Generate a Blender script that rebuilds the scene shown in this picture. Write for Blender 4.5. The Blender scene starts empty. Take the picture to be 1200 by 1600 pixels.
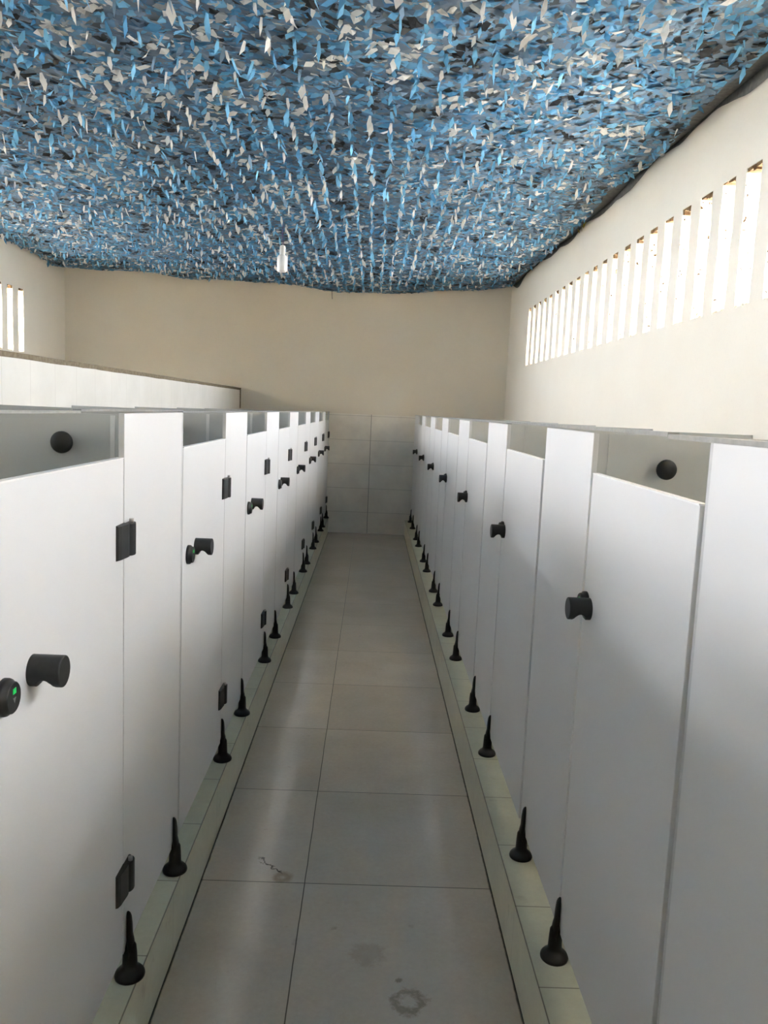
import bpy, bmesh, math, random
import numpy as np
from mathutils import Vector, Matrix, noise

sc = bpy.context.scene
col = sc.collection
random.seed(7)
rng = np.random.default_rng(11)

# ------------------------------------------------------------------ camera
F_PX, YAW, PITCH, ROLL = 1260.0, -0.0191, 0.1266, 0.0432
CAM = Vector((0.0, 0.0, 1.55))
cy, sy = math.cos(YAW), math.sin(YAW)
fw = Vector((-sy * math.cos(PITCH), cy * math.cos(PITCH), -math.sin(PITCH)))
rt0 = Vector((cy, sy, 0.0))
up0 = rt0.cross(fw)
rt = math.cos(ROLL) * rt0 + math.sin(ROLL) * up0
up = -math.sin(ROLL) * rt0 + math.cos(ROLL) * up0
cd = bpy.data.cameras.new('camera')
cam = bpy.data.objects.new('camera', cd)
col.objects.link(cam)
cd.sensor_fit = 'VERTICAL'
cd.sensor_height = 24.0
cd.lens = F_PX / 1600.0 * 24.0
cd.clip_start = 0.02
cam.matrix_world = Matrix(((rt.x, up.x, -fw.x, CAM.x), (rt.y, up.y, -fw.y, CAM.y), (rt.z, up.z, -fw.z, CAM.z), (0, 0, 0, 1)))
sc.camera = cam

# ------------------------------------------------------------------ light
sc.view_settings.view_transform = 'Standard'
sc.view_settings.look = 'None'
sc.view_settings.gamma = 1.0
sc.view_settings.use_curve_mapping = False
sc.view_settings.exposure = 1.45
SKY = 34.0
w = bpy.data.worlds.new('overcast_sky')
sc.world = w
w.use_nodes = True
bg = w.node_tree.nodes['Background']
bg.inputs['Color'].default_value = (0.925, 0.965, 1.06, 1)
bg.inputs['Strength'].default_value = SKY
sc.cycles.max_bounces = 12
sc.cycles.diffuse_bounces = 8
sc.cycles.glossy_bounces = 4
sc.cycles.sample_clamp_indirect = 12.0
sc.cycles.use_denoising = True


def portal(name, loc, rot, sx, sy_):
    l = bpy.data.lights.new(name, 'AREA')
    l.shape = 'RECTANGLE'
    l.size, l.size_y = sx, sy_
    l.cycles.is_portal = True
    o = bpy.data.objects.new(name, l)
    o.location = loc
    o.rotation_euler = rot
    col.objects.link(o)
    return o


YB, D = -2.2, 9.98          # back wall and far wall
XW0, XW1 = -3.75, 1.62      # side walls
TH = 0.22                   # thickness of the side walls
SZ0, SZ1 = 2.075, 2.68      # vent slot heights
P90 = math.pi / 2
portal('right_vent_daylight', (XW1 + TH + 0.02, 4.0, 2.38), (0, P90, 0), 0.7, 12.4)
portal('left_vent_daylight', (XW0 - TH - 0.02, 4.0, 2.38), (0, -P90, 0), 0.7, 12.4)




# ------------------------------------------------------------------ helpers
def lin(r, g, b):
    return tuple(((c / 255) / 12.92 if c / 255 <= 0.04045 else ((c / 255 + 0.055) / 1.055) ** 2.4) for c in (r, g, b)) + (1.0,)


class NT:
    def __init__(s, name, rough=0.5, metal=0.0, spec=0.5):
        s.m = bpy.data.materials.new(name)
        s.m.use_nodes = True
        s.t = s.m.node_tree
        s.b = s.t.nodes['Principled BSDF']
        s.b.inputs['Roughness'].default_value = rough
        s.b.inputs['Metallic'].default_value = metal
        s.b.inputs['Specular IOR Level'].default_value = spec

    def n(s, typ, **kw):
        nd = s.t.nodes.new(typ)
        for k, v in kw.items():
            setattr(nd, k, v)
        return nd

    def link(s, a, b):
        s.t.links.new(a, b)

    def put(s, inp, v):
        if isinstance(v, (int, float)):
            inp.default_value = v
        elif isinstance(v, tuple):
            inp.default_value = v
        else:
            s.link(v, inp)

    def ma(s, op, a, b=0.0, c=None):
        nd = s.n('ShaderNodeMath', operation=op)
        s.put(nd.inputs[0], a)
        s.put(nd.inputs[1], b)
        if c is not None:
            s.put(nd.inputs[2], c)
        return nd.outputs[0]

    def coords(s):
        g = s.n('ShaderNodeNewGeometry')
        x = s.n('ShaderNodeSeparateXYZ')
        s.link(g.outputs['Position'], x.inputs[0])
        return g.outputs['Position'], x.outputs[0], x.outputs[1], x.outputs[2]

    def objco(s):
        g = s.n('ShaderNodeTexCoord')
        return g.outputs['Object']

    def noise(s, vec, scale, detail=4, rough=0.55, dist=0.0):
        nd = s.n('ShaderNodeTexNoise')
        s.link(vec, nd.inputs['Vector'])
        nd.inputs['Scale'].default_value = scale
        nd.inputs['Detail'].default_value = detail
        nd.inputs['Roughness'].default_value = rough
        nd.inputs['Distortion'].default_value = dist
        return nd.outputs['Fac']

    def mix(s, f, a, b):
        nd = s.n('ShaderNodeMix', data_type='RGBA')
        s.put(nd.inputs[0], f)
        s.put(nd.inputs[6], a)
        s.put(nd.inputs[7], b)
        return nd.outputs[2]

    def rng(s, v, a, b, c=0.0, d=1.0):
        nd = s.n('ShaderNodeMapRange')
        s.put(nd.inputs[0], v)
        for i, q in enumerate((a, b, c, d)):
            nd.inputs[i + 1].default_value = q
        return nd.outputs[0]

    def bump(s, h, strength=0.2, dist=0.01):
        nd = s.n('ShaderNodeBump')
        nd.inputs['Strength'].default_value = strength
        nd.inputs['Distance'].default_value = dist
        s.link(h, nd.inputs['Height'])
        s.link(nd.outputs[0], s.b.inputs['Normal'])

    def color(s, v):
        s.put(s.b.inputs['Base Color'], v)
        return s.m


def speck(name, c0, c1, scale=30, rough=0.5, metal=0.0, spec=0.5, bump=0.0):
    n = NT(name, rough, metal, spec)
    f = n.noise(n.objco(), scale)
    if bump:
        n.bump(f, bump, 0.004)
    return n.color(n.mix(n.rng(f, 0.3, 0.7), c0, c1))


# ------------------------------------------------------------------ materials
def m_plaster():
    n = NT('cream_plaster', 0.85, 0, 0.25)
    pos, x, y, z = n.coords()
    f = n.noise(pos, 1.3, 5, 0.6)
    g = n.noise(pos, 60, 3, 0.6)
    n.bump(n.noise(pos, 25, 6, 0.7), 0.12, 0.004)
    c = n.mix(n.rng(f, 0.3, 0.7), lin(223, 216, 202), lin(228, 222, 209))
    c = n.mix(n.ma('MULTIPLY', n.rng(g, 0.55, 0.75), 0.25), c, lin(214, 206, 192))
    return n.color(c)


def m_mortar():
    n = NT('raw_mortar', 0.95, 0, 0.1)
    pos, x, y, z = n.coords()
    f = n.noise(pos, 18, 6, 0.7)
    n.bump(f, 0.5, 0.01)
    c = n.mix(n.rng(f, 0.35, 0.65), lin(238, 232, 216), lin(212, 192, 158))
    g = n.noise(pos, 45, 3, 0.6)
    c = n.mix(n.rng(g, 0.62, 0.66), c, lin(52, 38, 24))
    return n.color(c)


def m_floor():
    n = NT('floor_tiles', 0.3, 0, 1.0)
    pos, x, y, z = n.coords()
    wob = n.noise(pos, 9, 2, 0.5)
    xo = n.ma('ADD', x, n.ma('MULTIPLY', n.ma('SUBTRACT', wob, 0.5), 0.004))
    # columns: joint at x=-0.16; rows every 0.64 m
    row = n.ma('DIVIDE', n.ma('SUBTRACT', y, 2.47), 0.641)
    fr = n.ma('FRACT', row)
    dy = n.ma('MULTIPLY', n.ma('SUBTRACT', 0.5, n.ma('ABSOLUTE', n.ma('SUBTRACT', fr, 0.5))), 0.641)
    dx = n.ma('ABSOLUTE', n.ma('ADD', xo, 0.16))
    d = n.ma('MINIMUM', dx, dy)
    grout = n.rng(d, 0.0010, 0.0030, 1.0, 0.0)
    cx = n.ma('GREATER_THAN', x, -0.16)
    idx = n.ma('ADD', n.ma('FLOOR', row), n.ma('MULTIPLY', cx, 17.3))
    wn = n.n('ShaderNodeTexWhiteNoise', noise_dimensions='1D')
    n.link(idx, wn.inputs['W'])
    f = n.noise(pos, 2.6, 6, 0.62)
    fine = n.noise(pos, 55, 5, 0.7)
    c = n.mix(wn.outputs['Value'], lin(188, 176, 159), lin(195, 183, 166))
    c = n.mix(n.ma('MULTIPLY', n.rng(f, 0.35, 0.7), 0.35), c, lin(150, 145, 128))
    c = n.mix(n.ma('MULTIPLY', n.rng(fine, 0.3, 0.75), 0.16), c, lin(120, 112, 98))
    # spots of dirt
    sp = n.noise(pos, 14, 4, 0.6)
    c = n.mix(n.ma('MULTIPLY', n.rng(sp, 0.67, 0.78), 0.35), c, lin(90, 80, 62))
    # a worn water ring, a dull patch and a crack with their own shapes

    def blob(px, py, r, ring, amount, colr, base):
        ddx = n.ma('SUBTRACT', x, px)
        ddy = n.ma('SUBTRACT', y, py)
        dd = n.ma('SQRT', n.ma('ADD', n.ma('MULTIPLY', ddx, ddx), n.ma('MULTIPLY', ddy, ddy)))
        wob2 = n.ma('MULTIPLY', n.ma('SUBTRACT', n.noise(pos, 34, 5, 0.75), 0.5), r * 2.2)
        dd = n.ma('ADD', dd, wob2)
        if ring:
            k = n.rng(n.ma('ABSOLUTE', n.ma('SUBTRACT', dd, r)), 0.003, 0.018, 1.0, 0.0)
        else:
            k = n.rng(dd, r * 0.6, r, 1.0, 0.0)
        return n.mix(n.ma('MULTIPLY', k, amount), base, colr)
    c = blob(0.158, 1.95, 0.036, True, 0.6, lin(84, 70, 50), c)
    c = blob(0.135, 2.03, 0.012, False, 0.6, lin(84, 70, 50), c)
    c = blob(0.05, 2.13, 0.06, False, 0.22, lin(120, 100, 70), c)
    c = blob(-0.235, 2.50, 0.02, True, 0.45, lin(110, 88, 60), c)
    cr = n.ma('ABSOLUTE', n.ma('SUBTRACT', n.ma('SUBTRACT', y, 2.60), n.ma('ADD', n.ma('MULTIPLY', n.ma('ADD', x, 0.32), -0.9), n.ma('MULTIPLY', n.ma('SUBTRACT', n.noise(pos, 30, 3, 0.6), 0.5), 0.10))))
    crx = n.rng(n.ma('ABSOLUTE', n.ma('ADD', x, 0.285)), 0.035, 0.05, 1.0, 0.0)
    c = n.mix(n.ma('MULTIPLY', n.rng(cr, 0.003, 0.009, 1.0, 0.0), n.ma('MULTIPLY', crx, 0.9)), c, lin(50, 44, 34))
    c = n.mix(n.ma('MULTIPLY', grout, 0.85), c, lin(52, 46, 38))
    # black gunk in the two long edges
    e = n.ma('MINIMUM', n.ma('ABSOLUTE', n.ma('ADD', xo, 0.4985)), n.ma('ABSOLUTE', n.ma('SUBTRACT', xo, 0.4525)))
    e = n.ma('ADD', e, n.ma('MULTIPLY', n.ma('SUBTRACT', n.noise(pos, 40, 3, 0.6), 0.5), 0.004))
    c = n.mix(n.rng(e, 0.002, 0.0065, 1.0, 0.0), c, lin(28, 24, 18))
    n.put(n.b.inputs['Roughness'], n.ma('ADD', n.rng(f, 0.3, 0.7, 0.08, 0.17), n.ma('MULTIPLY', grout, 0.7)))
    n.put(n.b.inputs['Specular IOR Level'], n.ma('MULTIPLY', n.ma('SUBTRACT', 1.0, grout), 1.0))
    n.bump(n.noise(pos, 7, 4, 0.6), 0.08, 0.003)
    return n.color(c)


def m_curb(top, step, y0, name):
    n = NT(name, 0.35, 0, 0.5)
    pos, x, y, z = n.coords()
    fr = n.ma('FRACT', n.ma('DIVIDE', n.ma('SUBTRACT', y, y0), step))
    dy = n.ma('MULTIPLY', n.ma('SUBTRACT', 0.5, n.ma('ABSOLUTE', n.ma('SUBTRACT', fr, 0.5))), step)
    g = n.rng(dy, 0.0008, 0.0026, 1.0, 0.0)
    f = n.noise(pos, 5, 5, 0.6)
    fine = n.noise(pos, 50, 4, 0.7)
    if top:
        c = n.mix(n.rng(f, 0.3, 0.7), lin(200, 200, 178), lin(188, 188, 168))
    else:
        c = n.mix(n.rng(f, 0.3, 0.7), lin(216, 215, 194), lin(202, 200, 178))
    c = n.mix(n.ma('MULTIPLY', n.rng(fine, 0.35, 0.8), 0.15), c, lin(130, 120, 92))
    sp = n.noise(pos, 9, 4, 0.6)
    c = n.mix(n.ma('MULTIPLY', n.rng(sp, 0.64, 0.76), 0.35), c, lin(120, 100, 70))
    c = n.mix(n.ma('MULTIPLY', g, 0.7 if top else 0.3), c, lin(70, 60, 48))
    # grime in the joint where the top tile meets the face tile
    e = n.ma('MINIMUM', n.ma('ABSOLUTE', n.ma('ADD', x, 0.4995)), n.ma('ABSOLUTE', n.ma('SUBTRACT', x, 0.4535)))
    ez = n.ma('ABSOLUTE', n.ma('SUBTRACT', z, 0.19))
    ee = n.ma('MAXIMUM', e, ez)
    c = n.mix(n.ma('MULTIPLY', n.rng(ee, 0.0018, 0.004, 1.0, 0.0), 0.75), c, lin(66, 54, 42))
    return n.color(c)


def m_walltile():
    n = NT('grey_wall_tiles', 0.32, 0, 0.5)
    pos, x, y, z = n.coords()
    fz = n.ma('FRACT', n.ma('DIVIDE', n.ma('ADD', z, -1.478 + 3.0), 0.298))
    dz = n.ma('MULTIPLY', n.ma('SUBTRACT', 0.5, n.ma('ABSOLUTE', n.ma('SUBTRACT', fz, 0.5))), 0.298)
    fx = n.ma('FRACT', n.ma('DIVIDE', n.ma('ADD', x, 0.014 + 6.0), 0.6))
    dx = n.ma('MULTIPLY', n.ma('SUBTRACT', 0.5, n.ma('ABSOLUTE', n.ma('SUBTRACT', fx, 0.5))), 0.6)
    g = n.ma('MAXIMUM', n.rng(dz, 0.001, 0.004, 0.5, 0.0), n.rng(dx, 0.0015, 0.005, 1.0, 0.0))
    f = n.noise(pos, 3.5, 5, 0.6)
    c = n.mix(n.rng(f, 0.35, 0.65), lin(238, 234, 224), lin(224, 220, 210))
    c = n.mix(n.ma('MULTIPLY', g, 0.7), c, lin(70, 64, 54))
    return n.color(c)


def m_halfwall():
    n = NT('white_wall_tiles', 0.35, 0, 0.5)
    pos, x, y, z = n.coords()
    fy = n.ma('FRACT', n.ma('DIVIDE', n.ma('ADD', y, 6.0), 0.3))
    dy = n.ma('MULTIPLY', n.ma('SUBTRACT', 0.5, n.ma('ABSOLUTE', n.ma('SUBTRACT', fy, 0.5))), 0.3)
    g = n.rng(dy, 0.001, 0.003, 0.35, 0.0)
    f = n.noise(pos, 3.0, 5, 0.6)
    c = n.mix(n.rng(f, 0.35, 0.65), lin(214, 212, 205), lin(205, 203, 195))
    c = n.mix(g, c, lin(150, 144, 132))
    return n.color(c)


def m_panel():
    n = NT('white_laminate', 0.42, 0, 0.5)
    pos, x, y, z = n.coords()
    f = n.noise(pos, 2.0, 3, 0.5)
    n.bump(n.noise(pos, 260, 2, 0.5), 0.03, 0.001)
    return n.color(n.mix(n.rng(f, 0.3, 0.7), lin(213, 213, 213), lin(209, 209, 209)))


M = {}
M['plaster'] = m_plaster()
M['mortar'] = m_mortar()
M['floor'] = m_floor()
M['mortar_shaded'] = speck('raw_mortar_shade_brown', lin(140, 116, 88), lin(84, 64, 44), 22, 0.95, 0, 0.1, 0.4)  # raw slot heads, browned further to paint in the shade under the lintel
M['curb_face'] = m_curb(False, 0.64, 2.1, 'curb_face_tiles')
M['curb_top_l'] = m_curb(True, 0.318, 2.476, 'curb_top_tiles_left')
M['curb_top_r'] = m_curb(True, 0.319, 2.09, 'curb_top_tiles_right')
M['walltile'] = m_walltile()
M['halfwall'] = m_halfwall()
M['panel'] = m_panel()
M['divider'] = speck('grey_laminate', lin(198, 200, 198), lin(192, 194, 192), 3, 0.45)
M['cement'] = speck('bare_cement', lin(132, 122, 104), lin(104, 94, 78), 40, 0.95, 0, 0.1, 0.4)
M['alu'] = speck('brushed_aluminium', lin(176, 178, 178), lin(160, 162, 162), 60, 0.38, 0.75)
M['gap_trim'] = speck('light_grey_edge_trim', lin(196, 197, 197), lin(182, 183, 183), 30, 0.4, 0.15)
M['alu_light'] = speck('light_edge_strip', lin(228, 228, 226), lin(218, 218, 216), 30, 0.4, 0.0)
M['nylon'] = speck('black_nylon', lin(34, 34, 33), lin(46, 46, 45), 55, 0.45, 0, 0.3, 0.05)
M['foot'] = speck('dark_brown_black_nylon', lin(14, 12, 10), lin(22, 19, 16), 50, 0.4, 0, 0.3)
M['green'] = speck('green_indicator', lin(20, 205, 95), lin(16, 190, 85), 10, 0.4)
M['mark'] = speck('grey_mark', lin(120, 120, 118), lin(110, 110, 108), 10, 0.5)
M['pin'] = speck('steel_pin', lin(170, 168, 165), lin(150, 148, 146), 40, 0.35, 0.8)
M['roof'] = speck('dark_roof_sheet', lin(120, 120, 116), lin(100, 100, 98), 5, 0.9)
M['backing'] = speck('dark_grey_mesh_cloth', lin(122, 122, 118), lin(98, 98, 96), 40, 0.95, 0, 0.1, 0.3)
M['ground'] = speck('pale_ground', lin(232, 230, 224), lin(220, 218, 212), 1.5, 0.95)
M['bulb'] = speck('milky_white_plastic', lin(240, 240, 238), lin(234, 234, 232), 8, 0.35)
M['holder'] = speck('white_bakelite', lin(222, 222, 220), lin(212, 212, 210), 20, 0.45)
M['cord'] = speck('purple_wire', lin(92, 50, 110), lin(70, 36, 90), 40, 0.5)
M['wire'] = speck('black_wire', lin(22, 20, 20), lin(30, 28, 27), 40, 0.6)
M['yellow'] = speck('yellow_tape', lin(200, 180, 60), lin(150, 135, 50), 30, 0.6)


def box(bm, x0, x1, y0, y1, z0, z1, mi=0, bev=0.0):
    vs = [bm.verts.new((x, y, z)) for x in (x0, x1) for y in (y0, y1) for z in (z0, z1)]
    fs = []
    for q in ((0, 1, 3, 2), (4, 6, 7, 5), (0, 4, 5, 1), (2, 3, 7, 6), (0, 2, 6, 4), (1, 5, 7, 3)):
        f = bm.faces.new([vs[i] for i in q])
        f.material_index = mi
        fs.append(f)
    if bev:
        es = list({e for f in fs for e in f.edges})
        bmesh.ops.bevel(bm, geom=es, offset=bev, segments=2, affect='EDGES', profile=0.5)
    return fs


def rings(bm, rs, close=True, mi=0):
    """rs: list of lists of points; bridges successive rings and caps the ends."""
    vr = [[bm.verts.new(p) for p in r] for r in rs]
    n = len(rs[0])
    for a, b in zip(vr, vr[1:]):
        for i in range(n):
            f = bm.faces.new((a[i], a[(i + 1) % n], b[(i + 1) % n], b[i]))
            f.material_index = mi
            f.smooth = True
    if close:
        for r in (vr[0][::-1], vr[-1]):
            f = bm.faces.new(r)
            f.material_index = mi
    return vr


def circ(c, r, axis, n=24, ry=None):
    ry = r if ry is None else ry
    out = []
    for i in range(n):
        a = 2 * math.pi * i / n
        u, v = r * math.cos(a), ry * math.sin(a)
        if axis == 'x':
            out.append((c[0], c[1] + u, c[2] + v))
        elif axis == 'z':
            out.append((c[0] + u, c[1] + v, c[2]))
        else:
            out.append((c[0] + u, c[1], c[2] + v))
    return out


def obj(name, bm, mats, parent=None, smooth_angle=None):
    bmesh.ops.recalc_face_normals(bm, faces=bm.faces)
    me = bpy.data.meshes.new(name)
    bm.to_mesh(me)
    bm.free()
    for m in (mats if isinstance(mats, (list, tuple)) else [mats]):
        me.materials.append(m)
    o = bpy.data.objects.new(name, me)
    col.objects.link(o)
    if parent:
        o.parent = parent
    return o


def thing(name, label, cat, loc=(0, 0, 0), group=None):
    o = bpy.data.objects.new(name, None)
    o.empty_display_size = 0.1
    col.objects.link(o)
    o.location = loc
    tag(o, label, cat, group)
    return o


def tag(o, label, cat, group=None):
    o['label'] = label
    o['category'] = cat
    if group:
        o['group'] = group
    return o


def struct(o):
    o['kind'] = 'structure'
    return o


def copy_tree(o, parent=None):
    c = o.copy()
    col.objects.link(c)
    if parent:
        c.parent = parent
    for ch in list(o.children):
        copy_tree(ch, c)
    return c


# ------------------------------------------------------------------ the setting
bm = bmesh.new()
box(bm, XW0, XW1, YB, D, -0.1, 0.0)
struct(obj('floor', bm, M['floor']))
ZP = 0.19                                   # raised stall floors, tiled curbs
bm = bmesh.new()
fs = box(bm, -1.63, -0.5, YB, D, -0.01, ZP)
bm.normal_update()
for f in bm.faces:
    c = f.calc_center_median()
    f.material_index = 1 if c.z > ZP - 0.01 else 0
struct(obj('trim_1', bm, [M['curb_face'], M['curb_top_l']]))
bm = bmesh.new()
fs = box(bm, 0.454, XW1, YB, D, -0.01, ZP)
for f in bm.faces:
    c = f.calc_center_median()
    f.material_index = 1 if c.z > ZP - 0.01 else 0
struct(obj('trim_2', bm, [M['curb_face'], M['curb_top_r']]))

# far wall with its tiled lower part, and the wall behind the camera
bm = bmesh.new()
box(bm, XW0 - TH, XW1 + TH, D, D + 0.2, 0.0, 3.4)
struct(obj('wall_far', bm, M['plaster']))
bm = bmesh.new()
box(bm, -1.63, 1.615, D - 0.004, D + 0.01, 0.0, 1.478)
struct(obj('trim_3', bm, M['walltile']))
bm = bmesh.new()
box(bm, XW0 - TH, XW1 + TH, YB - 0.2, YB, 0.0, 3.4)
struct(obj('wall_back', bm, M['plaster']))
bm = bmesh.new()
box(bm, XW0 - TH, XW1 + TH, YB - 0.2, D + 0.2, 3.4, 3.5)
struct(obj('ceiling', bm, M['roof']))
# unseen eaves, added outside both side walls to cut off steep skylight
bm = bmesh.new()
box(bm, XW0 - TH - 0.7, XW0 - TH, YB - 0.2, D + 0.2, 2.95, 3.05)
struct(obj('added_eave_left', bm, M['roof']))
bm = bmesh.new()
box(bm, XW1 + TH, XW1 + TH + 0.7, YB - 0.2, D + 0.2, 2.95, 3.05)
struct(obj('added_eave_right', bm, M['roof']))

SP = 0.2535


def slotted_wall(name, xi, sgn, centres, z0, z1, width):
    """wall whose inner face is at xi, thickness towards sgn, pierced by ragged upright slots"""
    xo = xi + sgn * TH
    xa, xb = min(xi, xo), max(xi, xo)
    bm = bmesh.new()
    box(bm, xa, xb, YB, D, 0.0, z0)
    box(bm, xa, xb, YB, D, z1, 3.4)
    edges = []
    for c in centres:
        j = random.uniform(-0.006, 0.006)
        wv = width * (float(np.interp(c, [2.9, 3.4, 3.7, 4.2, 4.7, 5.5, 9.0], [0.95, 1.05, 1.2, 1.14, 1.05, 1.0, 0.95])) if sgn > 0 else 1.0) * random.uniform(0.94, 1.06)
        edges.append((c + j - wv / 2, c + j + wv / 2))
    spans = [(YB, edges[0][0])] + [(a[1], b[0]) for a, b in zip(edges, edges[1:])] + [(edges[-1][1], D)]
    NZ = 26
    for (y0, y1) in spans:
        rr = []
        s1, s2 = random.random() * 100, random.random() * 100
        for k in range(NZ + 1):
            z = z0 + (z1 - z0) * k / NZ
            a = 0.012 * noise.noise(Vector((s1, z * 7, 0))) + 0.008 * noise.noise(Vector((s1, z * 34, 0)))
            b = 0.012 * noise.noise(Vector((s2, z * 7, 0))) + 0.008 * noise.noise(Vector((s2, z * 34, 0)))
            y0j = y0 + (a if y0 > YB + 0.01 else 0)
            y1j = y1 + (b if y1 < D - 0.01 else 0)
            rr.append([(xi, y0j, z), (xi, y1j, z), (xo, y1j + (0.012 if y1 < D - 0.01 else 0), z), (xo, y0j - (0.0 if y0 > YB + .01 else 0), z)])
        vr = rings(bm, rr, close=False)
        for a, b in zip(vr, vr[1:]):
            for i in (1, 3):
                f = bm.faces.get((a[i], a[(i + 1) % 4], b[(i + 1) % 4], b[i]))
                if f:
                    f.material_index = 1
    for f in bm.faces:
        f.smooth = False
    # crumbs of mortar along the sill and under the head of every slot, head ones darkened as shade
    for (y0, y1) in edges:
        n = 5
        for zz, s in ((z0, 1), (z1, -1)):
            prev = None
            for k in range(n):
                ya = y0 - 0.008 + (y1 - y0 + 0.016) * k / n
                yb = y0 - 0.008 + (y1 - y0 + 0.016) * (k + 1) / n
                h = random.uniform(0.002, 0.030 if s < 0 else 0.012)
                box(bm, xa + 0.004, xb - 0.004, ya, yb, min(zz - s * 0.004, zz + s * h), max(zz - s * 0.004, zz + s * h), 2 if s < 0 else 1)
    return struct(obj(name, bm, [M['plaster'], M['mortar'], M['mortar_shaded']]))


cR = [3.655 + SP * k for k in range(-22, 21)]
slotted_wall('wall_right', XW1, 1, [c for c in cR if c > YB + 0.3], SZ0, SZ1, 0.120)
cL = [8.755 - 0.2535 * k for k in range(0, 43)]
slotted_wall('wall_left', XW0, -1, sorted(c for c in cL if c > YB + 0.3), 1.99, 2.645, 0.128)

# the tiled middle wall behind the left row, with a bare cement top
bm = bmesh.new()
box(bm, -1.75, -1.63, YB, D, 0.0, 1.712)
ww = struct(obj('wall_middle', bm, M['halfwall']))
bm = bmesh.new()
rr = []
for k in range(0, 121):
    y = YB + (D - YB) * k / 120
    a = 0.003 * noise.noise(Vector((3.1, y * 3, 0))) + 0.002 * noise.noise(Vector((9.1, y * 14, 0)))
    rr.append([(-1.751, y, 1.70), (-1.751, y, 1.736), (-1.628, y, 1.734 + a * 0.4), (-1.628, y, 1.708 + a)])
rings(bm, rr)
for f in bm.faces:
    f.smooth = False
struct(obj('trim_4', bm, M['cement']))
bm = bmesh.new()
box(bm, -1.632, -1.618, D - 0.012, D - 0.002, 1.49, 1.735)
struct(obj('trim_5', bm, M['cement']))

bm = bmesh.new()
box(bm, -40, 40, -40, 50, -0.3, -0.12)
gr = struct(obj('ground', bm, M['ground']))


# ------------------------------------------------------------------ camouflage net
FX = [-3.75, -2.99, -2.23, -1.46, -0.69, -0.08, 0.15, 0.84, 1.62]
FZ = [3.098, 3.065, 3.012, 2.993, 2.967, 2.942, 2.945, 3.029, 3.095]


def net_z(x, y):
    base = np.interp(x, FX, FZ)
    t = np.clip((D - y) / 1.2, 0, 1)
    droop = 0.035 * t
    z = base - droop * (1.0 + 0.0 * x)
    z = z + 0.012 * np.sin(x * 4.1 + 0.7 * y) + 0.014 * np.sin(y * 2.3 + 1.3 * x) + 0.008 * np.sin(7.1 * x + 5.3 * y)
    # a shallow belly just before the far wall
    z = z - 0.03 * np.exp(-((D - 0.35 - y) / 0.3) ** 2)
    return z


def edge_gap(y):
    return np.interp(y, [0, 1, 2, 2.8, 3.4, 3.9, 4.3, 4.63, 5.0, 5.3, 5.67, 6.1, 6.42, 7.0, 7.88, 8.5, 9.2, 9.9],
                     [.05, .09, .04, .07, .09, .11, .08, .05, .02, .06, .11, .08, .07, .08, .02, .05, .06, .05]) + 0.008 * np.sin(y * 17)


def m_net():
    n = NT('camouflage_net_fabric', 0.75, 0, 0.25)
    pos, x, y, z = n.coords()
    v = n.n('ShaderNodeTexVoronoi', feature='F1')
    dn = n.n('ShaderNodeTexNoise')
    n.link(pos, dn.inputs['Vector'])
    dn.inputs['Scale'].default_value = 20
    mixv = n.n('ShaderNodeMix', data_type='VECTOR')
    mixv.inputs[0].default_value = 0.06
    n.link(pos, mixv.inputs[4])
    n.link(dn.outputs['Color'], mixv.inputs[5])
    n.link(mixv.outputs[1], v.inputs['Vector'])
    v.inputs['Scale'].default_value = 24
    sep = n.n('ShaderNodeSeparateColor')
    n.link(v.outputs['Color'], sep.inputs[0])
    big = n.noise(pos, 5, 3, 0.6)
    k = n.ma('ADD', n.ma('MULTIPLY', sep.outputs[0], 0.72), n.ma('MULTIPLY', n.rng(big, 0.25, 0.75), 0.28))
    r = n.n('ShaderNodeValToRGB')
    r.color_ramp.interpolation = 'CONSTANT'
    el = r.color_ramp.elements
    stops = [(0.0, (56, 62, 66)), (0.2, (96, 112, 128)), (0.4, (84, 122, 152)), (0.58, (112, 124, 134)), (0.74, (104, 156, 190)), (0.9, (172, 172, 164))]
    el[0].position, el[0].color = 0.0, lin(*stops[0][1])
    el[1].position, el[1].color = stops[1][0], lin(*stops[1][1])
    for p, c in stops[2:]:
        e = el.new(p)
        e.color = lin(*c)
    n.link(k, r.inputs[0])
    return n.color(r.outputs[0])


NETPAL = {'net_slate': (112, 134, 154), 'net_blue': (88, 150, 192), 'net_pale_blue': (126, 190, 226), 'net_grey': (150, 156, 158),
          'net_cream': (226, 225, 220), 'net_dark': (58, 60, 62), 'net_steel': (124, 150, 172)}
net_mats = [m_net()]
for k, c in NETPAL.items():
    c0 = lin(*c)
    c1 = lin(*[int(q * 0.92) for q in c])
    mm = NT(k, 0.7, 0, 0.3)
    f = mm.noise(mm.coords()[0], 35)
    mm.color(mm.mix(mm.rng(f, 0.3, 0.7), c0, c1))
    # thin cloth: lets a little light through
    tr = mm.n('ShaderNodeBsdfTranslucent')
    tr.inputs['Color'].default_value = c0
    mx = mm.n('ShaderNodeMixShader')
    mx.inputs[0].default_value = 0.25
    out = mm.t.nodes['Material Output']
    mm.link(mm.b.outputs[0], mx.inputs[1])
    mm.link(tr.outputs[0], mx.inputs[2])
    mm.link(mx.outputs[0], out.inputs['Surface'])
    net_mats.append(mm.m)

verts, faces, mids = [], [], []
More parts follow.
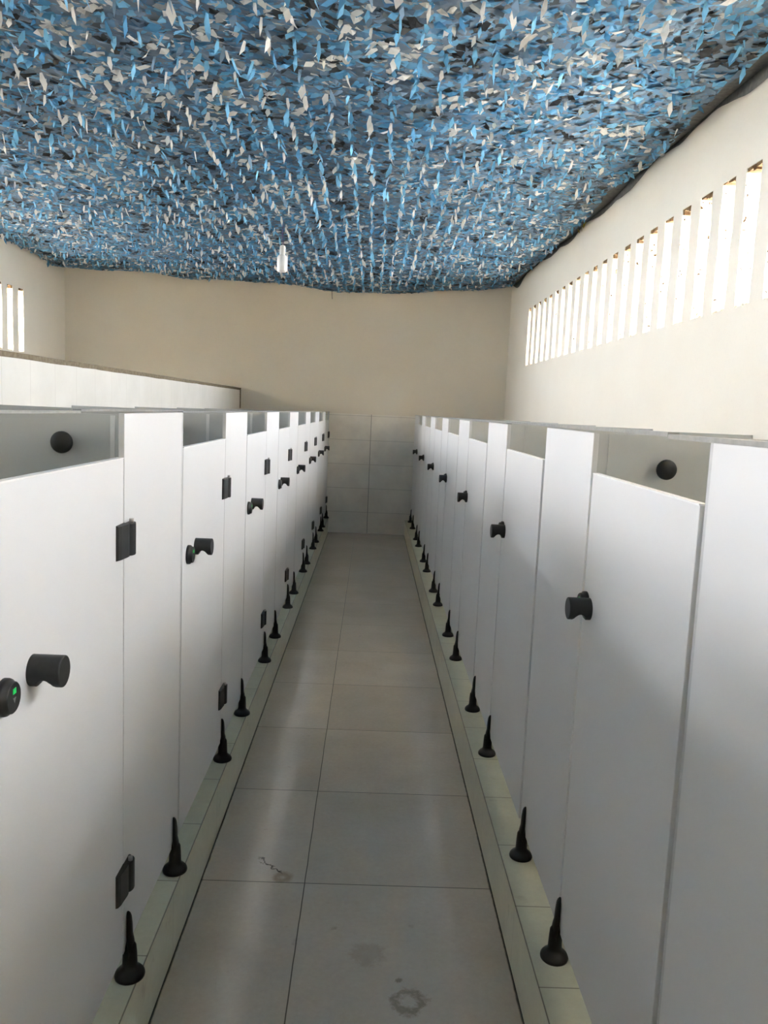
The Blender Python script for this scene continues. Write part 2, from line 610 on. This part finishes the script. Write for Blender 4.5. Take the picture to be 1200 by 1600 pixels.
# base sheet
xs_n = 110
ys = np.arange(YB + 0.02, D - 0.01, 0.05)
for y in ys:
    x1 = XW1 - max(0.004, float(edge_gap(y)))
    for i in range(xs_n + 1):
        x = (XW0 + 0.02) + (x1 - XW0 - 0.02) * i / xs_n
        z = float(net_z(x, y)) + 0.008 * noise.noise(Vector((x * 14, y * 14, 0)))
        verts.append((x, float(y), z))
for j in range(len(ys) - 1):
    for i in range(xs_n):
        a = j * (xs_n + 1) + i
        faces.append((a, a + 1, a + xs_n + 2, a + xs_n + 1))
        mids.append(0)


def pick(x, y):
    p = noise.noise(Vector((x * 5.5, y * 5.5, 1.7))) + 0.45 * noise.noise(Vector((x * 14, y * 14, 5.0)))
    r = random.random()
    if r < 0.78:
        if p < -0.33:
            return 6
        if p < -0.16:
            return 1
        if p < 0.0:
            return 2
        if p < 0.12:
            return 4 if r < 0.3 else 7
        if p < 0.27:
            return 3 if r < 0.35 else 2
        return 5
    return random.choice((1, 1, 2, 2, 2, 3, 4, 7, 7, 5, 6))


def leaf(x, y, z, az, L, wd, droop, curl, mi):
    dx, dy = math.cos(az), math.sin(az)
    px, py = -dy, dx
    b = len(verts)
    cd_, sd = math.cos(droop), math.sin(droop)
    c2, s2 = math.cos(droop - curl), math.sin(droop - curl)
    m = 0.5 * L
    mx_, my_, mz_ = x + dx * m * cd_, y + dy * m * cd_, z - m * sd
    ex, ey, ez = mx_ + dx * m * c2, my_ + dy * m * c2, mz_ - m * s2
    h = wd / 2
    hl, hr = h * random.uniform(0.5, 1.35), h * random.uniform(0.5, 1.35)
    q = random.uniform(-0.35, 0.35) * L
    ql = random.uniform(-0.2, 0.25) * L
    verts.extend([(x - px * h * .55, y - py * h * .55, z), (x + px * h * .55, y + py * h * .55, z),
                  (mx_ + px * hr + dx * q * .6, my_ + py * hr + dy * q * .6, mz_ + .25 * h), (ex + px * ql * .4, ey + py * ql * .4, ez),
                  (mx_ - px * hl - dx * q * .6, my_ - py * hl - dy * q * .6, mz_ - .2 * h)])
    faces.append((b, b + 1, b + 2, b + 4))
    faces.append((b + 4, b + 2, b + 3))
    mids.extend((mi, mi))


y = YB + 0.1
while y < D - 0.03:
    dense = y > 1.5
    stepx = 0.047 if dense else 0.11
    x1 = XW1 - max(0.004, float(edge_gap(y))) + 0.005
    x = XW0 + 0.03
    while x < x1:
        xx = x + random.uniform(-0.02, 0.02)
        yy = y + random.uniform(-0.02, 0.02)
        if xx < x1 and yy < D - 0.02:
            zz = float(net_z(xx, yy)) - 0.002
            az = random.choice((0, math.pi)) + random.gauss(0, 0.55) if random.random() < 0.7 else random.uniform(0, 6.28)
            if xx + 0.06 > x1 and math.cos(az) > 0:
                az = math.pi - az
            if yy > D - 0.09:
                az = -abs(az) % math.pi + math.pi
            leaf(xx, yy, zz, az, random.uniform(0.03, 0.068), random.uniform(0.024, 0.05), random.uniform(0.02, 0.42) * (0.25 if yy > D - 0.5 else 1), random.uniform(0.0, 0.6) * (-0.2 if yy > D - 0.5 else 1), pick(xx, yy))
        x += stepx
    y += 0.040 if dense else 0.1
# the seams of the net: rows of longer flaps that hang straight down
x = XW0 + 0.06
while x < XW1 - 0.1:
    y = 1.0 + random.random() * 0.1
    while y < D - 0.5:
        if random.random() < (0.85 if -1.9 < x < 0.75 else 0.45) and x < XW1 - edge_gap(y) - 0.02:
            xx = x + random.gauss(0, 0.006)
            zz = float(net_z(xx, y)) - 0.004
            mi = random.choice((3, 3, 5, 5, 3, 2, 5, 7, 3))
            leaf(xx, y, zz, random.choice((-1, 1)) * P90 + random.gauss(0, 0.35), random.uniform(0.035, 0.080), random.uniform(0.014, 0.026), random.uniform(0.7, 1.35), random.uniform(-0.1, 0.4), mi)
        y += random.uniform(0.045, 0.09)
    x += 0.098
verts = [(min(max(a, XW0 + 0.006), XW1 - 0.006), min(b, D - 0.006), c) for a, b, c in verts]
me = bpy.data.meshes.new('camouflage_net')
me.from_pydata(verts, [], faces)
for m in net_mats:
    me.materials.append(m)
me.polygons.foreach_set('material_index', mids)
me.update()
net = bpy.data.objects.new('camouflage_net', me)
col.objects.link(net)
tag(net, 'blue, grey and white camouflage netting stretched under the whole ceiling', 'camouflage net')

# dark backing cloth over the net; its edge laps down the right wall
bm = bmesh.new()
nx = 40
rows = []
for y in np.arange(YB + 0.02, D - 0.012, 0.06):
    r = []
    for i in range(nx + 1):
        x = XW0 + 0.01 + (XW1 - 0.012 - XW0) * i / nx
        z = float(net_z(x, y)) + 0.03
        r.append(bm.verts.new((x, float(y), z)))
    # last point drops along the wall
    yy = float(y)
    drop = 0.022 * math.sin(yy * 3.1) + 0.012 * math.sin(yy * 7.7 + 1) + 0.010 * noise.noise(Vector((yy * 6, 0, 3)))
    r.append(bm.verts.new((XW1 - 0.006, yy, float(net_z(1.6, y)) - 0.004 + drop)))
    rows.append(r)
for a, b in zip(rows, rows[1:]):
    for i in range(nx + 1):
        bm.faces.new((a[i], a[i + 1], b[i + 1], b[i]))
bk = obj('backing_cloth', bm, M['backing'], net)
bk['label'] = 'dark grey cloth behind the netting'
bm = bmesh.new()
for (yy, zz, a) in ((6.72, 3.045, 0.4), (6.55, 3.06, -0.5), (6.63, 3.05, 1.1)):
    c, s = math.cos(a), math.sin(a)
    pts = [(-.035, -.012), (.035, -.016), (.04, .012), (-.03, .014)]
    q = [bm.verts.new((XW1 - 0.014 - 0.004 * i, yy + p[0] * c - p[1] * s, zz + p[0] * s + p[1] * c)) for i, p in enumerate(pts)]
    bm.faces.new(q)
tp = obj('tape_scrap', bm, M['yellow'], net)
tp['label'] = 'yellow tape scraps at the netting edge'

# ------------------------------------------------------------------ hanging bulb
bx, by = -0.765, 6.6
zt = float(net_z(bx, by))
lamp = thing('hanging_bulb', 'white light bulb hanging from the netting on a thin purple cord', 'light bulb', (bx, by, zt))
bm = bmesh.new()
pr = [(0.004, -0.36), (0.030, -0.358), (0.039, -0.350), (0.042, -0.338), (0.042, -0.262), (0.040, -0.245), (0.030, -0.232), (0.022, -0.226)]
rings(bm, [circ((0, 0, z), r, 'z', 28) for r, z in pr])
obj('bulb', bm, M['bulb'], lamp)
bm = bmesh.new()
pr = [(0.021, -0.232), (0.023, -0.225), (0.023, -0.165), (0.020, -0.158), (0.008, -0.152)]
rings(bm, [circ((0, 0, z), r, 'z', 24) for r, z in pr])
obj('socket', bm, M['holder'], lamp)
bm = bmesh.new()
rings(bm, [circ((0.003 * math.sin(z * 30), 0, z), 0.0028, 'z', 8) for z in np.linspace(-0.153, 0.02, 12)])
obj('cord', bm, M['cord'], lamp)

bm = bmesh.new()
rings(bm, [circ((-0.556 + 0.012 * k / 8, D - 0.012 + 0.004 * math.sin(k), 3.02 - 0.18 * k / 8), 0.003, 'z', 8) for k in range(9)])
tag(obj('dangling_wire', bm, M['wire']), 'short black wire end dangling from the netting on the far wall', 'wire')

# ------------------------------------------------------------------ stall fronts
PT = 0.013        # panel thickness
ZB = 0.262        # bottom edge of the panels


def dz(y):
    return -0.0035 * (y - 1.75)


def ztop(y):
    return 1.518 + dz(y)


ORD = ['first', 'second', 'third', 'fourth', 'fifth', 'sixth', 'seventh', 'farthest']


def side_x(side, depth):
    """x of a point `depth` metres out from the front face towards the aisle"""
    return (-0.530 + depth) if side == 'left' else (0.523 - depth)


def xs(side, d0, d1):
    a, b = side_x(side, d0), side_x(side, d1)
    return min(a, b), max(a, b)


def make_foot(side):
    """mesh around the point under the panel: bell base, stem and a tongue against the panel's face"""
    s = 1 if side == 'left' else -1      # +x of the left row is the aisle
    bm = bmesh.new()
    c = 0.0075 * s
    pr = [(0.0345, 0.0), (0.0355, 0.004), (0.034, 0.010), (0.029, 0.016), (0.0225, 0.021), (0.0185, 0.026), (0.0175, 0.032), (0.0165, 0.060), (0.0150, 0.078), (0.008, 0.090)]
    rings(bm, [circ((c, 0, z), r, 'z', 28) for r, z in pr])
    # stem shoulder blending into the tongue
    n = 16
    tong = [(0.050, 0.0165, 0.0005, 0.0180), (0.075, 0.0165, 0.0005, 0.0190), (0.092, 0.0155, 0.0005, 0.0170), (0.104, 0.0145, 0.0005, 0.0140), (0.132, 0.0125, 0.0005, 0.0130),
            (0.150, 0.0108, 0.0005, 0.0110), (0.158, 0.0078, 0.0005, 0.0085), (0.163, 0.0035, 0.0005, 0.0050)]
    rr = []
    for z, hw, x0, x1 in tong:
        z = z
        ring = []
        for i in range(n):
            a = 2 * math.pi * i / n
            u = math.cos(a)
            v = math.sin(a)
            xx = (x0 + x1) / 2 + (x1 - x0) / 2 * u
            ring.append((xx * s, hw * v, z if z < 0.095 else z))
        rr.append(ring)
    rings(bm, rr)
    return bm


def make_knob(side):
    s = 1 if side == 'left' else -1
    bm = bmesh.new()
    r, L = 0.0258, 0.050
    st = []
    N = 22
    for k in range(N + 1):
        t = k / N
        xx = L * t
        rad = r
        if k == 0:
            rad = r * 1.0
        ring = []
        cut = -r
        c0 = abs(xx - 0.0255) / 0.0145
        if c0 < 1:
            cut = -r + 0.0165 * (1 - c0 * c0) ** 0.6
        for (px, py, pz) in circ((0, 0, 0), rad, 'x', 36):
            ring.append((xx * s, py, max(pz, cut)))
        st.append(ring)
    # rounded tip
    for dxx, k in ((0.0012, 0.975), (0.0018, 0.92)):
        st.append([((L + dxx) * s, py, pz) for (px, py, pz) in circ((0, 0, 0), r * k, 'x', 36)])
    rings(bm, st)
    return bm


def make_lock(side):
    s = 1 if side == 'left' else -1
    bm = bmesh.new()
    pr = [(0.0285, 0.0), (0.0285, 0.006), (0.0275, 0.009), (0.0245, 0.0105), (0.024, 0.0155), (0.0225, 0.017)]
    rings(bm, [circ((x * s, 0, 0), r, 'x', 32) for r, x in pr])
    return bm


def make_hinge(side):
    s = 1 if side == 'left' else -1
    leaf_bm = bmesh.new()
    # door leaf: tapered plate, thin at its free edge
    h = 0.038
    rr = []
    for yy, t in ((-0.056, 0.006), (-0.046, 0.009), (-0.010, 0.0125), (0.0, 0.0125)):
        rr.append([(0, yy, -h), (t * s, yy, -h + 0.002), (t * s, yy, h - 0.002), (0, yy, h)])
    rings(leaf_bm, rr)
    for f in leaf_bm.faces:
        f.smooth = False
    b2 = bmesh.new()
    # pilaster leaf with a half-round barrel
    rr = []
    for zz in (-h + 0.002, -h + 0.004, h - 0.004, h - 0.002):
        k = 0.92 if abs(zz) > h - 0.003 else 1.0
        ring = [(0, 0.001, zz), (0.004 * s, 0.001, zz)]
        for i in range(9):
            a = math.pi * (1 - i / 8)
            ring.append(((0.008 + 0.011 * math.sin(a) * k) * s, 0.021 + 0.018 * math.cos(a) * k, zz))
        ring += [(0.004 * s, 0.042, zz), (0, 0.042, zz)]
        rr.append(ring)
    rings(b2, rr)
    for f in b2.faces:
        f.smooth = False
    b3 = bmesh.new()
    rings(b3, [circ((0.011 * s, 0.018, z), 0.0050, 'z', 12) for z in (h - 0.004, h + 0.007)])
    return leaf_bm, b2, b3


def mesh_of(name, bm, mats):
    bmesh.ops.recalc_face_normals(bm, faces=bm.faces)
    me = bpy.data.meshes.new(name)
    bm.to_mesh(me)
    bm.free()
    for m in (mats if isinstance(mats, (list, tuple)) else [mats]):
        me.materials.append(m)
    return me


MESH = {}
for sd in ('left', 'right'):
    s = 1 if sd == 'left' else -1
    MESH['foot' + sd] = mesh_of('foot', make_foot(sd), M['foot'])
    MESH['knob' + sd] = mesh_of('knob', make_knob(sd), M['nylon'])
    MESH['lock' + sd] = mesh_of('lock', make_lock(sd), M['nylon'])
    a, b, c = make_hinge(sd)
    MESH['hleaf' + sd] = mesh_of('hinge', a, M['nylon'])
    MESH['hbar' + sd] = mesh_of('hinge_barrel', b, M['nylon'])
    MESH['hpin' + sd] = mesh_of('hinge_pin', c, M['pin'])
    bm = bmesh.new()
    box(bm, 0.0162 * s - 0.0015, 0.0162 * s + 0.0015, -0.0055, 0.0055, 0.006, 0.0145)
    MESH['ind' + sd] = mesh_of('indicator_window', bm, M['green'])
    bm = bmesh.new()
    rings(bm, [[((0.0168 + k * 0.0008) * s, -0.005, 0.0), ((0.0168 + k * 0.0008) * s, 0.005, 0.0), ((0.0168 + k * 0.0008) * s, 0.0, -0.008)] for k in (0, 1)])
    for f in bm.faces:
        f.smooth = False
    MESH['arrow' + sd] = mesh_of('arrow_mark', bm, M['mark'])


def place(name, me, parent, loc):
    o = bpy.data.objects.new(name, me)
    col.objects.link(o)
    o.parent = parent
    o.location = loc
    return o


KY = [1.262, 2.465, 3.625, 4.79, 5.93, 7.06, 8.19, 9.25]


def door(side, y0, y1, idx, n):
    yc = (y0 + y1) / 2
    d = dz(yc)
    zt_ = 1.420 + d
    lab = {'left': {0: 'first white stall door of the left row, its round lock showing a bright green window',
                    7: 'last white stall door of the left row, hinged beside the far tiled wall'},
           'right': {0: 'first white stall door of the right row, the widest one, with slanting shade across it',
                     6: 'last stall door of the right row, next to the far tiled wall'}}[side].get(idx)
    if not lab:
        lab = '%s white stall door of the %s row, counting towards the far tiled wall' % (ORD[idx], side)
    t = thing('stall_door', lab, 'stall door', (side_x(side, 0), yc, ZP), '%s row stall doors' % side)
    t['kind'] = 'thing'
    L = -ZP
    bm = bmesh.new()
    xa, xb = xs(side, -PT, 0)
    box(bm, xa - t.location.x, xb - t.location.x, y0 - yc, y1 - yc, ZB + L, zt_ + L, 0, 0.0012)
    obj('door_panel', bm, M['panel'], t)
    # bright edge strip along the top
    bm = bmesh.new()
    xa, xb = xs(side, -PT - 0.001, 0.001)
    box(bm, xa - t.location.x, xb - t.location.x, y0 - yc + 0.001, y1 - yc - 0.001, zt_ + L, zt_ + L + 0.0025)
    obj('top_edge_strip', bm, M['alu_light'], t)
    if side == 'left':
        ky = KY[idx]
        ly = ky - 0.105
    else:
        ky, ly = y1 - 0.058, y1 - 0.010
    zk = 1.109 + d
    if side == 'left':
        zl = zk - 0.007
    else:
        zl = zk + 0.006
    place('knob', MESH['knob' + side], t, (0, ky - yc, zk + L))
    if side == 'right':
        ly = y1 - 0.026
        ky = ky
    lk = place('lock', MESH['lock' + side], t, (0, ly - yc, zl + L))
    if idx < 3:
        g = place('indicator_window', MESH['ind' + side], lk, (0, 0, 0))
        g['label'] = 'green lock window'
        place('arrow_mark', MESH['arrow' + side], lk, (0, 0, 0))
    if side == 'left':
        for zh in (1.243 + d * 1.0, 0.452 + d):
            hg = place('hinge', MESH['hleaf' + side], t, (0, y1 - yc + 0.004, zh + L))
            place('hinge_barrel', MESH['hbar' + side], hg, (0, 0, 0))
            pn = place('hinge_pin', MESH['hpin' + side], hg, (0, 0, 0))
            pn['label'] = 'pale steel hinge pin'
    return t


def pilaster(side, y0, y1, idx, n, label, feet=(0.0, 0.0)):
    yc = (y0 + y1) / 2
    zt_ = ztop(yc)
    t = thing('pilaster', label, 'pilaster', (side_x(side, 0), yc, ZP), '%s row pilasters' % side)
    L = -ZP
    g1 = 0.029 if (side == 'right' and idx == 0) else 0.022
    bm = bmesh.new()
    xa, xb = xs(side, -PT, 0)
    box(bm, xa - t.location.x, xb - t.location.x, y0 - yc, y1 - yc - g1, ZB + L, zt_ + L, 0, 0.0012)
    obj('pilaster_panel', bm, M['panel'], t)
    if y1 < D - 0.05:
        bm = bmesh.new()
        xa, xb = xs(side, -PT - 0.004, -0.007 if side == 'right' else -0.001)
        box(bm, xa - t.location.x, xb - t.location.x, y1 - yc - g1, y1 - yc - 0.003, ZB + L, zt_ + L)
        e = obj('edge_trim', bm, M['gap_trim'], t)
        e['label'] = 'recessed grey aluminium edge trim'
    for yf in feet:
        if yf is not None:
            place('foot', MESH['foot' + side], t, (0, yf - yc - (0.025 if side == 'right' else 0.005), 0.0))
    return t


def divider(side, y, idx, label):
    xo = -1.63 if side == 'left' else XW1
    s = -1 if side == 'left' else 1
    t = thing('divider', label, 'stall divider', (side_x(side, 0), y, ZP), '%s row dividers' % side)
    x0 = t.location.x
    L = -ZP
    zt_ = ztop(y) - (0.010 if side == 'left' else 0.005)
    xa = side_x(side, -PT - 0.002)
    xj = side_x(side, -0.128)
    bm = bmesh.new()
    box(bm, min(xa, xj) - x0, max(xa, xj) - x0, -0.006, 0.006, ZB + L, zt_ + L)
    obj('front_strip', bm, M['divider'], t)
    bm = bmesh.new()
    xe = xo - s * 0.003
    box(bm, min(xj, xe) - x0, max(xj, xe) - x0, -0.0061, 0.0061, ZB - 0.01 + L, zt_ + L)
    obj('divider_panel', bm, M['divider'], t)
    bm = bmesh.new()
    w_ = 0.011 if side == 'left' else 0.008
    box(bm, xj - x0 - w_ / 2, xj - x0 + w_ / 2, -0.0095, 0.0095, ZB + L, zt_ + L - 0.002)
    j = obj('joint_strip', bm, M['alu_light'] if side == 'left' else M['divider'], t)
    bm = bmesh.new()
    hx = (-0.775 if side == 'left' else 0.80) - x0
    pr = [(0.014, -0.005), (0.014, -0.026), (0.024, -0.030), (0.0275, -0.036), (0.0275, -0.042), (0.024, -0.048), (0.010, -0.050), (0.004, -0.052)]
    rings(bm, [circ((hx, yy, (1.435 if side == 'left' else 1.422) + dz(y) + L), r, 'y', 28) for r, yy in pr])
    h = obj('coat_knob', bm, M['nylon'], t)
    h['label'] = 'round black coat knob'
    return t


# left row: door spans (near edge, far edge)
LD = [(1.125, 1.738), (2.29, 2.945), (3.46, 4.09), (4.635, 5.225), (5.83, 6.47), (6.97, 7.56), (8.11, 8.72), (9.16, 9.79)]
RD = [(1.26, 1.885), (2.447, 3.11), (3.66, 4.34), (4.885, 5.55), (6.075, 6.73), (7.284, 8.0), (8.56, 9.2)]
G = 0.006
GR = 0.017
for i, (a, b) in enumerate(LD):
    door('left', a, b, i, 8)
for i, (a, b) in enumerate(RD):
    door('right', a, b, i, 7)
LF = [(1.775, 2.215), (2.965, 3.43), (4.18, 4.64), (5.35, 5.775), (6.56, 6.91), (7.66, 8.05), (8.80, 9.10)]
RF = [(1.905, 2.37), (3.12, 3.60), (4.36, 4.83), (5.60, 6.03), (6.79, 7.24), (8.06, 8.48)]
for i in range(7):
    pilaster('left', LD[i][1] + G, LD[i + 1][0], i, 7, 'white pilaster of the left row between its %s and %s stall doors' % (ORD[i], ORD[i + 1].replace('farthest', 'last')), LF[i])
pilaster('left', LD[7][1] + G, D - 0.004, 7, 8, 'narrow end pilaster of the left row touching the far tiled wall', (9.87,))
pilaster('left', 0.55, LD[0][0] - 0.003, 0, 8, 'white pilaster of the left row before its first stall door', (None,))
pilaster('right', 0.66, RD[0][0], 0, 8, 'broad white pilaster of the right row before its first stall door', (None,))
for i in range(6):
    pilaster('right', RD[i][1] + GR, RD[i + 1][0], i, 7, 'white pilaster of the right row between its %s and %s stall doors' % (ORD[i], ORD[i + 1].replace('seventh', 'last')), RF[i])
pilaster('right', RD[6][1] + GR, D - 0.004, 7, 8, 'white end pilaster of the right row touching the far tiled wall', (9.27, 9.8))

for i in range(7):
    y = (LD[i][1] + LD[i + 1][0]) / 2 + 0.06
    divider('left', y, i, 'grey stall divider of the left row, showing above its %s stall door' % ORD[i])
for i in range(6):
    y = (RD[i][1] + RD[i + 1][0]) / 2 + 0.04
    divider('right', y, i, 'grey stall divider of the right row, showing above its %s stall door' % ORD[i])
divider('right', 9.5, 6, 'last grey divider of the right row by the far tiled wall')


def rail(side, cuts, label):
    t = thing('head_rail', label, 'head rail', (side_x(side, 0), 0, 1.5))
    for k, (a, b, lift) in enumerate(cuts):
        bm = bmesh.new()
        nn = max(2, int((b - a) / 0.5))
        xa, xb = xs(side, -0.0145 if side == 'left' else -0.020, 0.001)
        rr = []
        for q in range(nn + 1):
            y = a + (b - a) * q / nn
            z0 = ztop(y) + lift - 1.5 + 0.0006
            z1 = z0 + (0.0045 if side == 'left' else 0.008)
            rr.append([(xa - t.location.x, y, z0), (xb - t.location.x, y, z0), (xb - t.location.x, y, z1), (xa - t.location.x, y, z1)])
        rings(bm, rr)
        for f in bm.faces:
            f.smooth = False
        obj('rail_length', bm, M['alu'], t)
    return t


rail('left', [(0.5, 1.482, 0.0), (1.484, 2.276, 0.003), (2.278, 4.9, 0.0), (4.902, 7.4, 0.001), (7.402, D - 0.004, 0.0)], 'thin aluminium rail capping the whole left row of stalls')
rail('right', [(0.6, 1.420, 0.0), (1.424, 3.15, 0.004), (3.152, 6.0, 0.0), (6.002, D - 0.004, 0.0)], 'thin aluminium rail capping the whole right row of stalls')
